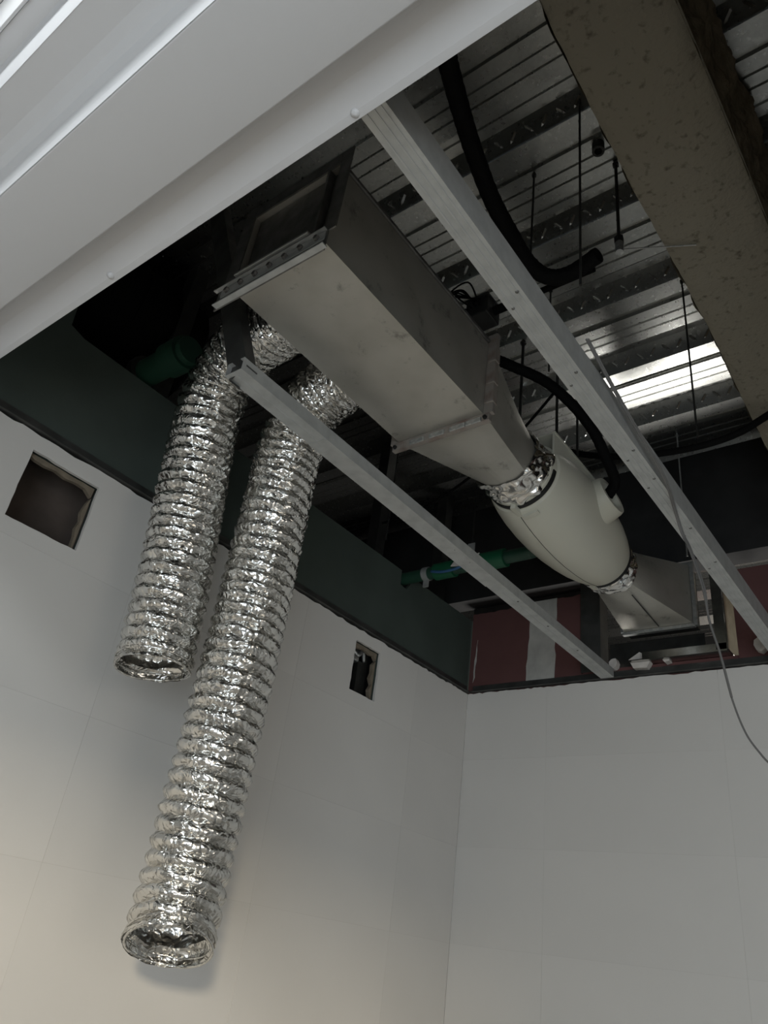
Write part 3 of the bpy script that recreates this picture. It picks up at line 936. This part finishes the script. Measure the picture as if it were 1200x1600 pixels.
hose('flexible_hose', 'longer crinkled foil hose hanging lowest in front of the tiled wall',
     [(-1.300, 1.054, 1.477), (-1.300, 1.060, 1.80), (-1.300, 1.066, 2.20), (-1.300, 1.066, 2.48), (-1.290, 1.060, 2.62), (-1.245, 1.050, 2.715), (-1.16, 1.042, 2.760), (-1.062, 1.035, 2.765)], 0.0825, 0.031, 8, tilt=0.42,
     pulls=((0.07, 0.05, 0.25),))

# ------------------------------------------------------------------ green pipes
gp = thing('green_pipe', 'green plastic water pipe with bright couplings passing through the green board', 'pipe', (-1.75, 2.12, 2.815))
def xr(name, x0, x1, y, z, r, m, parent, seg=24):
    V, F = tubegeo([(x0, y, z), ((x0 + x1) / 2, y, z), (x1, y, z)], r, seg)
    return mesh(name, V, F, m, parent, smooth=True, sharp=50)
PY, PZ = 2.120, 2.812
xr('pipe', -1.95, -1.150, PY, PZ, 0.024, 'green_pipe', gp)
c1 = xr('coupling', -1.560, -1.475, PY, PZ, 0.0325, 'green_coupling', gp)
c2 = xr('coupling', -1.385, -1.255, PY, PZ, 0.0345, 'green_coupling', gp)
tube('elbow', spline([(-1.17, PY, PZ), (-1.13, PY, PZ + 0.01), (-1.115, PY, PZ + 0.06), (-1.115, PY, PZ + 0.40)], 8), 0.025, 'green_pipe', gp, 18)
xr('clamp_ring', -1.615, -1.590, PY, PZ, 0.0275, 'galv_stud', gp)
box('clamp_tab', -1.6135, -1.5915, PY - 0.004, PY + 0.004, PZ - 0.055, PZ - 0.027, 'galv_stud', gp)
V, F = tubegeo(spline([(-1.56, PY - 0.032, PZ - 0.012), (-1.50, PY - 0.036, PZ - 0.026), (-1.44, PY - 0.034, PZ - 0.022), (-1.41, PY - 0.030, PZ - 0.004)], 6), 0.0055, 8)
mesh('blue_hose', V, F, 'blue_tape', gp, smooth=True)
V = [(-1.47, PY - 0.033, PZ - 0.010), (-1.41, PY - 0.036, PZ - 0.022), (-1.36, PY - 0.037, PZ + 0.0), (-1.345, PY - 0.036, PZ + 0.02), (-1.40, PY - 0.036, PZ + 0.008), (-1.455, PY - 0.034, PZ + 0.006)]
V = V + [(p[0], p[1] - 0.004, p[2]) for p in V]
F = [(0, 1, 2, 3, 4, 5), (6, 7, 8, 9, 10, 11)] + [(i, (i + 1) % 6, 6 + (i + 1) % 6, 6 + i) for i in range(6)]
mesh('paper_tag', V, F, 'gypsum', gp)
box('hanger_plate', -1.405, -1.375, PY - 0.028, PY - 0.024, PZ + 0.02, PZ + 0.075, 'galv_stud', gp)
gp2 = thing('green_pipe', 'dark green pipe in shadow behind the top of the shorter foil hose', 'pipe', (-1.75, 0.83, 2.90))
xr('pipe', -2.2, -1.525, 0.83, 2.885, 0.040, 'green_pipe', gp2)
xr('coupling', -1.62, -1.545, 0.83, 2.885, 0.050, 'green_pipe', gp2)
xr('clamp_ring', -1.75, -1.725, 0.83, 2.885, 0.054, 'dark_steel', gp2)
# large black insulated duct in the left of the void
bd_ = thing('insulated_duct', 'large black insulated round duct in the dark void at left', 'duct', (-1.95, 0.07, 2.95))
V, F = lathe_y(-1.95, 3.16, [(0.07, 0.0005), (0.07, 0.19), (0.08, 0.21), (0.985, 0.21), (1.0, 0.195), (1.0, 0.0005)], 40)
mesh('lagging', V, F, 'black_rubber', bd_, smooth=True, sharp=40)
for y in (0.3, 0.75):
    V, F = lathe_y(-1.95, 3.16, [(y, 0.2105), (y, 0.214), (y + 0.03, 0.214), (y + 0.03, 0.2105)], 40)
    mesh('strap', V, F, 'black_rubber', bd_, smooth=True, sharp=40)

# ------------------------------------------------------------------ black pipe insulation, cables
def cable(name, label, P, r, m, cat='cable', n=10, seg=14, wob=0.0, group=None):
    P = spline(P, n)
    rr = r * (1 + wob * np.sin(np.arange(len(P)) * 2.3))
    o = tube(name, P, rr, m, None, seg)
    return setp(o, label, cat, group)


cable('insulated_pipe', 'thick black insulated pipe looping below the deck beside the beam',
      [(-0.513, 0.40, 3.03), (-0.533, 0.568, 3.0), (-0.55, 0.62, 3.0), (-0.58, 0.716, 3.0), (-0.607, 0.817, 3.0), (-0.629, 0.925, 3.0), (-0.639, 1.031, 3.0), (-0.643, 1.117, 3.0), (-0.623, 1.179, 3.0), (-0.573, 1.199, 3.0), (-0.491, 1.181, 3.0)],
      0.0200, 'black_rubber', 'pipe', wob=0.03)
cable('insulated_pipe', 'black insulated hose arching from behind the square duct to the fan',
      [(-1.00, 1.42, 3.11), (-0.941, 1.47, 3.102), (-0.902, 1.5, 3.083), (-0.836, 1.58, 3.059), (-0.791, 1.66, 3.018), (-0.752, 1.73, 2.95), (-0.738, 1.80, 2.880), (-0.738, 1.86, 2.835), (-0.770, 1.880, 2.802)],
      0.0165, 'black_rubber', 'pipe', wob=0.03)
cable('power_cable', 'slack black cable sagging across the dark void behind the fan',
      [(-1.22, 1.98, 3.21), (-1.132, 1.98, 3.192), (-1.054, 1.98, 3.18), (-0.967, 1.98, 3.106), (-0.85, 1.98, 3.043), (-0.7, 1.98, 2.995), (-0.541, 1.98, 2.972), (-0.41, 1.98, 2.98), (-0.29, 1.98, 3.027), (-0.1, 1.98, 3.09)],
      0.011, 'black_rubber')
cable('power_cable', 'thin black cable curving across the dark void behind the square duct',
      [(-1.9, 2.0, 3.02), (-1.60, 1.95, 2.985), (-1.35, 1.9, 3.01), (-1.1, 1.85, 3.10), (-0.9, 1.8, 3.22)], 0.005, 'black_rubber')
wp = [(-0.452, 1.02, 2.575), (-0.452, 1.114, 2.552), (-0.452, 1.234, 2.529), (-0.452, 1.357, 2.510), (-0.455, 1.445, 2.494), (-0.476, 1.560, 2.490), (-0.476, 1.600, 2.452), (-0.462, 1.6, 2.406), (-0.441, 1.6, 2.304), (-0.434, 1.6, 2.226), (-0.419, 1.6, 2.15), (-0.405, 1.6, 2.053), (-0.386, 1.6, 1.980), (-0.362, 1.6, 1.936), (-0.347, 1.6, 1.916)]
t = thing('hanging_wire', 'thin grey twin wire dangling over the right channel down the back wall', 'cable', wp[-1])
tube('strand', spline(wp[:12], 8), 0.0025, 'cable_grey', t, 8)
tube('strand', spline([(a + (0.003 if i < 9 else -0.001), b_ + 0.003, c + 0.001) for i, (a, b_, c) in enumerate(wp)], 8), 0.0019, 'cable_grey', t, 8)

# black junction box hanging by the duct
jb = thing('junction_box', 'black junction box with tangled wires beyond the square duct edge', 'box', (-0.875, 1.30, 3.08))
box('housing', -0.915, -0.845, 1.255, 1.325, 3.07, 3.13, 'dark_steel', jb, 0.004)
box('lid', -0.918, -0.842, 1.251, 1.329, 3.1305, 3.138, 'dark_steel', jb, 0.002)
xr('gland', -0.8445, -0.80, 1.295, 3.10, 0.013, 'black_rubber', jb)
xr('conduit', -0.7995, -0.55, 1.295, 3.10, 0.009, 'black_rubber', jb)
for k in range(4):
    tube('wire', spline([(-0.905 + 0.012 * k, 1.2545, 3.10), (-0.925 + 0.02 * k, 1.215 - 0.01 * k, 3.085 + 0.012 * k), (-0.90 - 0.01 * k, 1.195, 3.115), (-0.885 + 0.006 * k, 1.2545, 3.122)], 7), 0.0025, 'black_rubber', jb, 6)

# ------------------------------------------------------------------ threaded hanger rods
def rod(label, x, y, z0, r=0.0035, m='dark_steel', z1=DECK - 0.0005, nut=True):
    t = thing('threaded_rod', label, 'rod', (x, y, z0), 'hanger rods')
    V, F = tubegeo([(x, y, z0), (x, y, (z0 + z1) / 2), (x, y, z1)], r, 8)
    mesh('rod', V, F, m, t, smooth=True, sharp=50)
    if nut:
        V, F = tubegeo([(x, y, z1 - 0.018), (x, y, z1 - 0.008)], r * 2.1, 6)
        mesh('nut', V, F, m, t)
    return t
def bandy(y):      # deck underside height at y
    u = (y - 1.062) % PIT
    return DECK if u < 0.2 else DECK + RISE - 0.002
for lb, x, y, z0, r in (('thin dark rod hanging from deck past the black pipe end', -0.475, 1.046, 2.76, 0.0028),
                        ('thin dark rod in front of the bright deck strips beside the beam', -0.447, 1.705, 2.80, 0.0028),
                        ('short dark rod from deck just right of the looping black pipe', -0.655, 1.150, 3.07, 0.003),
                        ('dark rod rising from the fan between square duct and right channel', -0.985, 1.705, 2.925, 0.005),
                        ('dark rod behind the arching black hose, left of the pair', -0.955, 1.905, 2.925, 0.005),
                        ('dark rod behind the arching black hose, right of the pair', -0.905, 1.960, 2.925, 0.004),
                        ('dark rod beside the right channel below the black pipe loop', -0.800, 1.540, 3.05, 0.003),
                        ('thin dark rod in the left void behind the left channel', -1.62, 1.87, 2.84, 0.003),
                        ('thin grey rod carrying the green pipe hanger plate', -1.390, PY - 0.020, PZ + 0.07, 0.003),
                        ('light rod hooked to the flared duct piece by back wall', -0.715, 2.44, 2.86, 0.003)):
    rod(lb, x, y, z0, r, 'galv' if lb.startswith('light') else 'dark_steel', bandy(y) - 0.0005)
t = rod('dark rod ending in a shiny coupling with a stay wire near the beam', -0.460, 1.235, 3.075, 0.0042, 'dark_steel', bandy(1.235) - 0.0005)
V, F = tubegeo([(-0.460, 1.235, 3.045), (-0.460, 1.235, 3.080)], 0.010, 10); mesh('coupling', V, F, 'galv', t, smooth=True, sharp=40)
V, F = tubegeo([(-0.460, 1.235, 3.078), (-0.460, 1.235, 3.098)], 0.012, 6); mesh('nut', V, F, 'dark_steel', t)
V, F = tubegeo([(-0.455, 1.235, 3.052), (-0.30, 1.30, 3.040)], 0.0022, 6); mesh('stay_wire', V, F, 'galv', t)
# lip of the cut pipe stub in the deck
V, F = [], []
ps = thing('pipe_stub', 'short dark round pipe stub poking through the deck by the beam', 'pipe', (-0.478, 1.165, DECK - 0.02))
for i, (r, z) in enumerate(((0.016, DECK + 0.0), (0.016, DECK - 0.03), (0.010, DECK - 0.03), (0.010, DECK - 0.002))):
    for j in range(18):
        a = 2 * math.pi * j / 18
        V.append((-0.478 + r * math.cos(a), 1.165 + r * math.sin(a), z))
F = [(i * 18 + j, i * 18 + (j + 1) % 18, (i + 1) * 18 + (j + 1) % 18, (i + 1) * 18 + j) for i in range(3) for j in range(18)]
mesh('sleeve', V, F, 'dark_steel', ps, smooth=True, sharp=50)
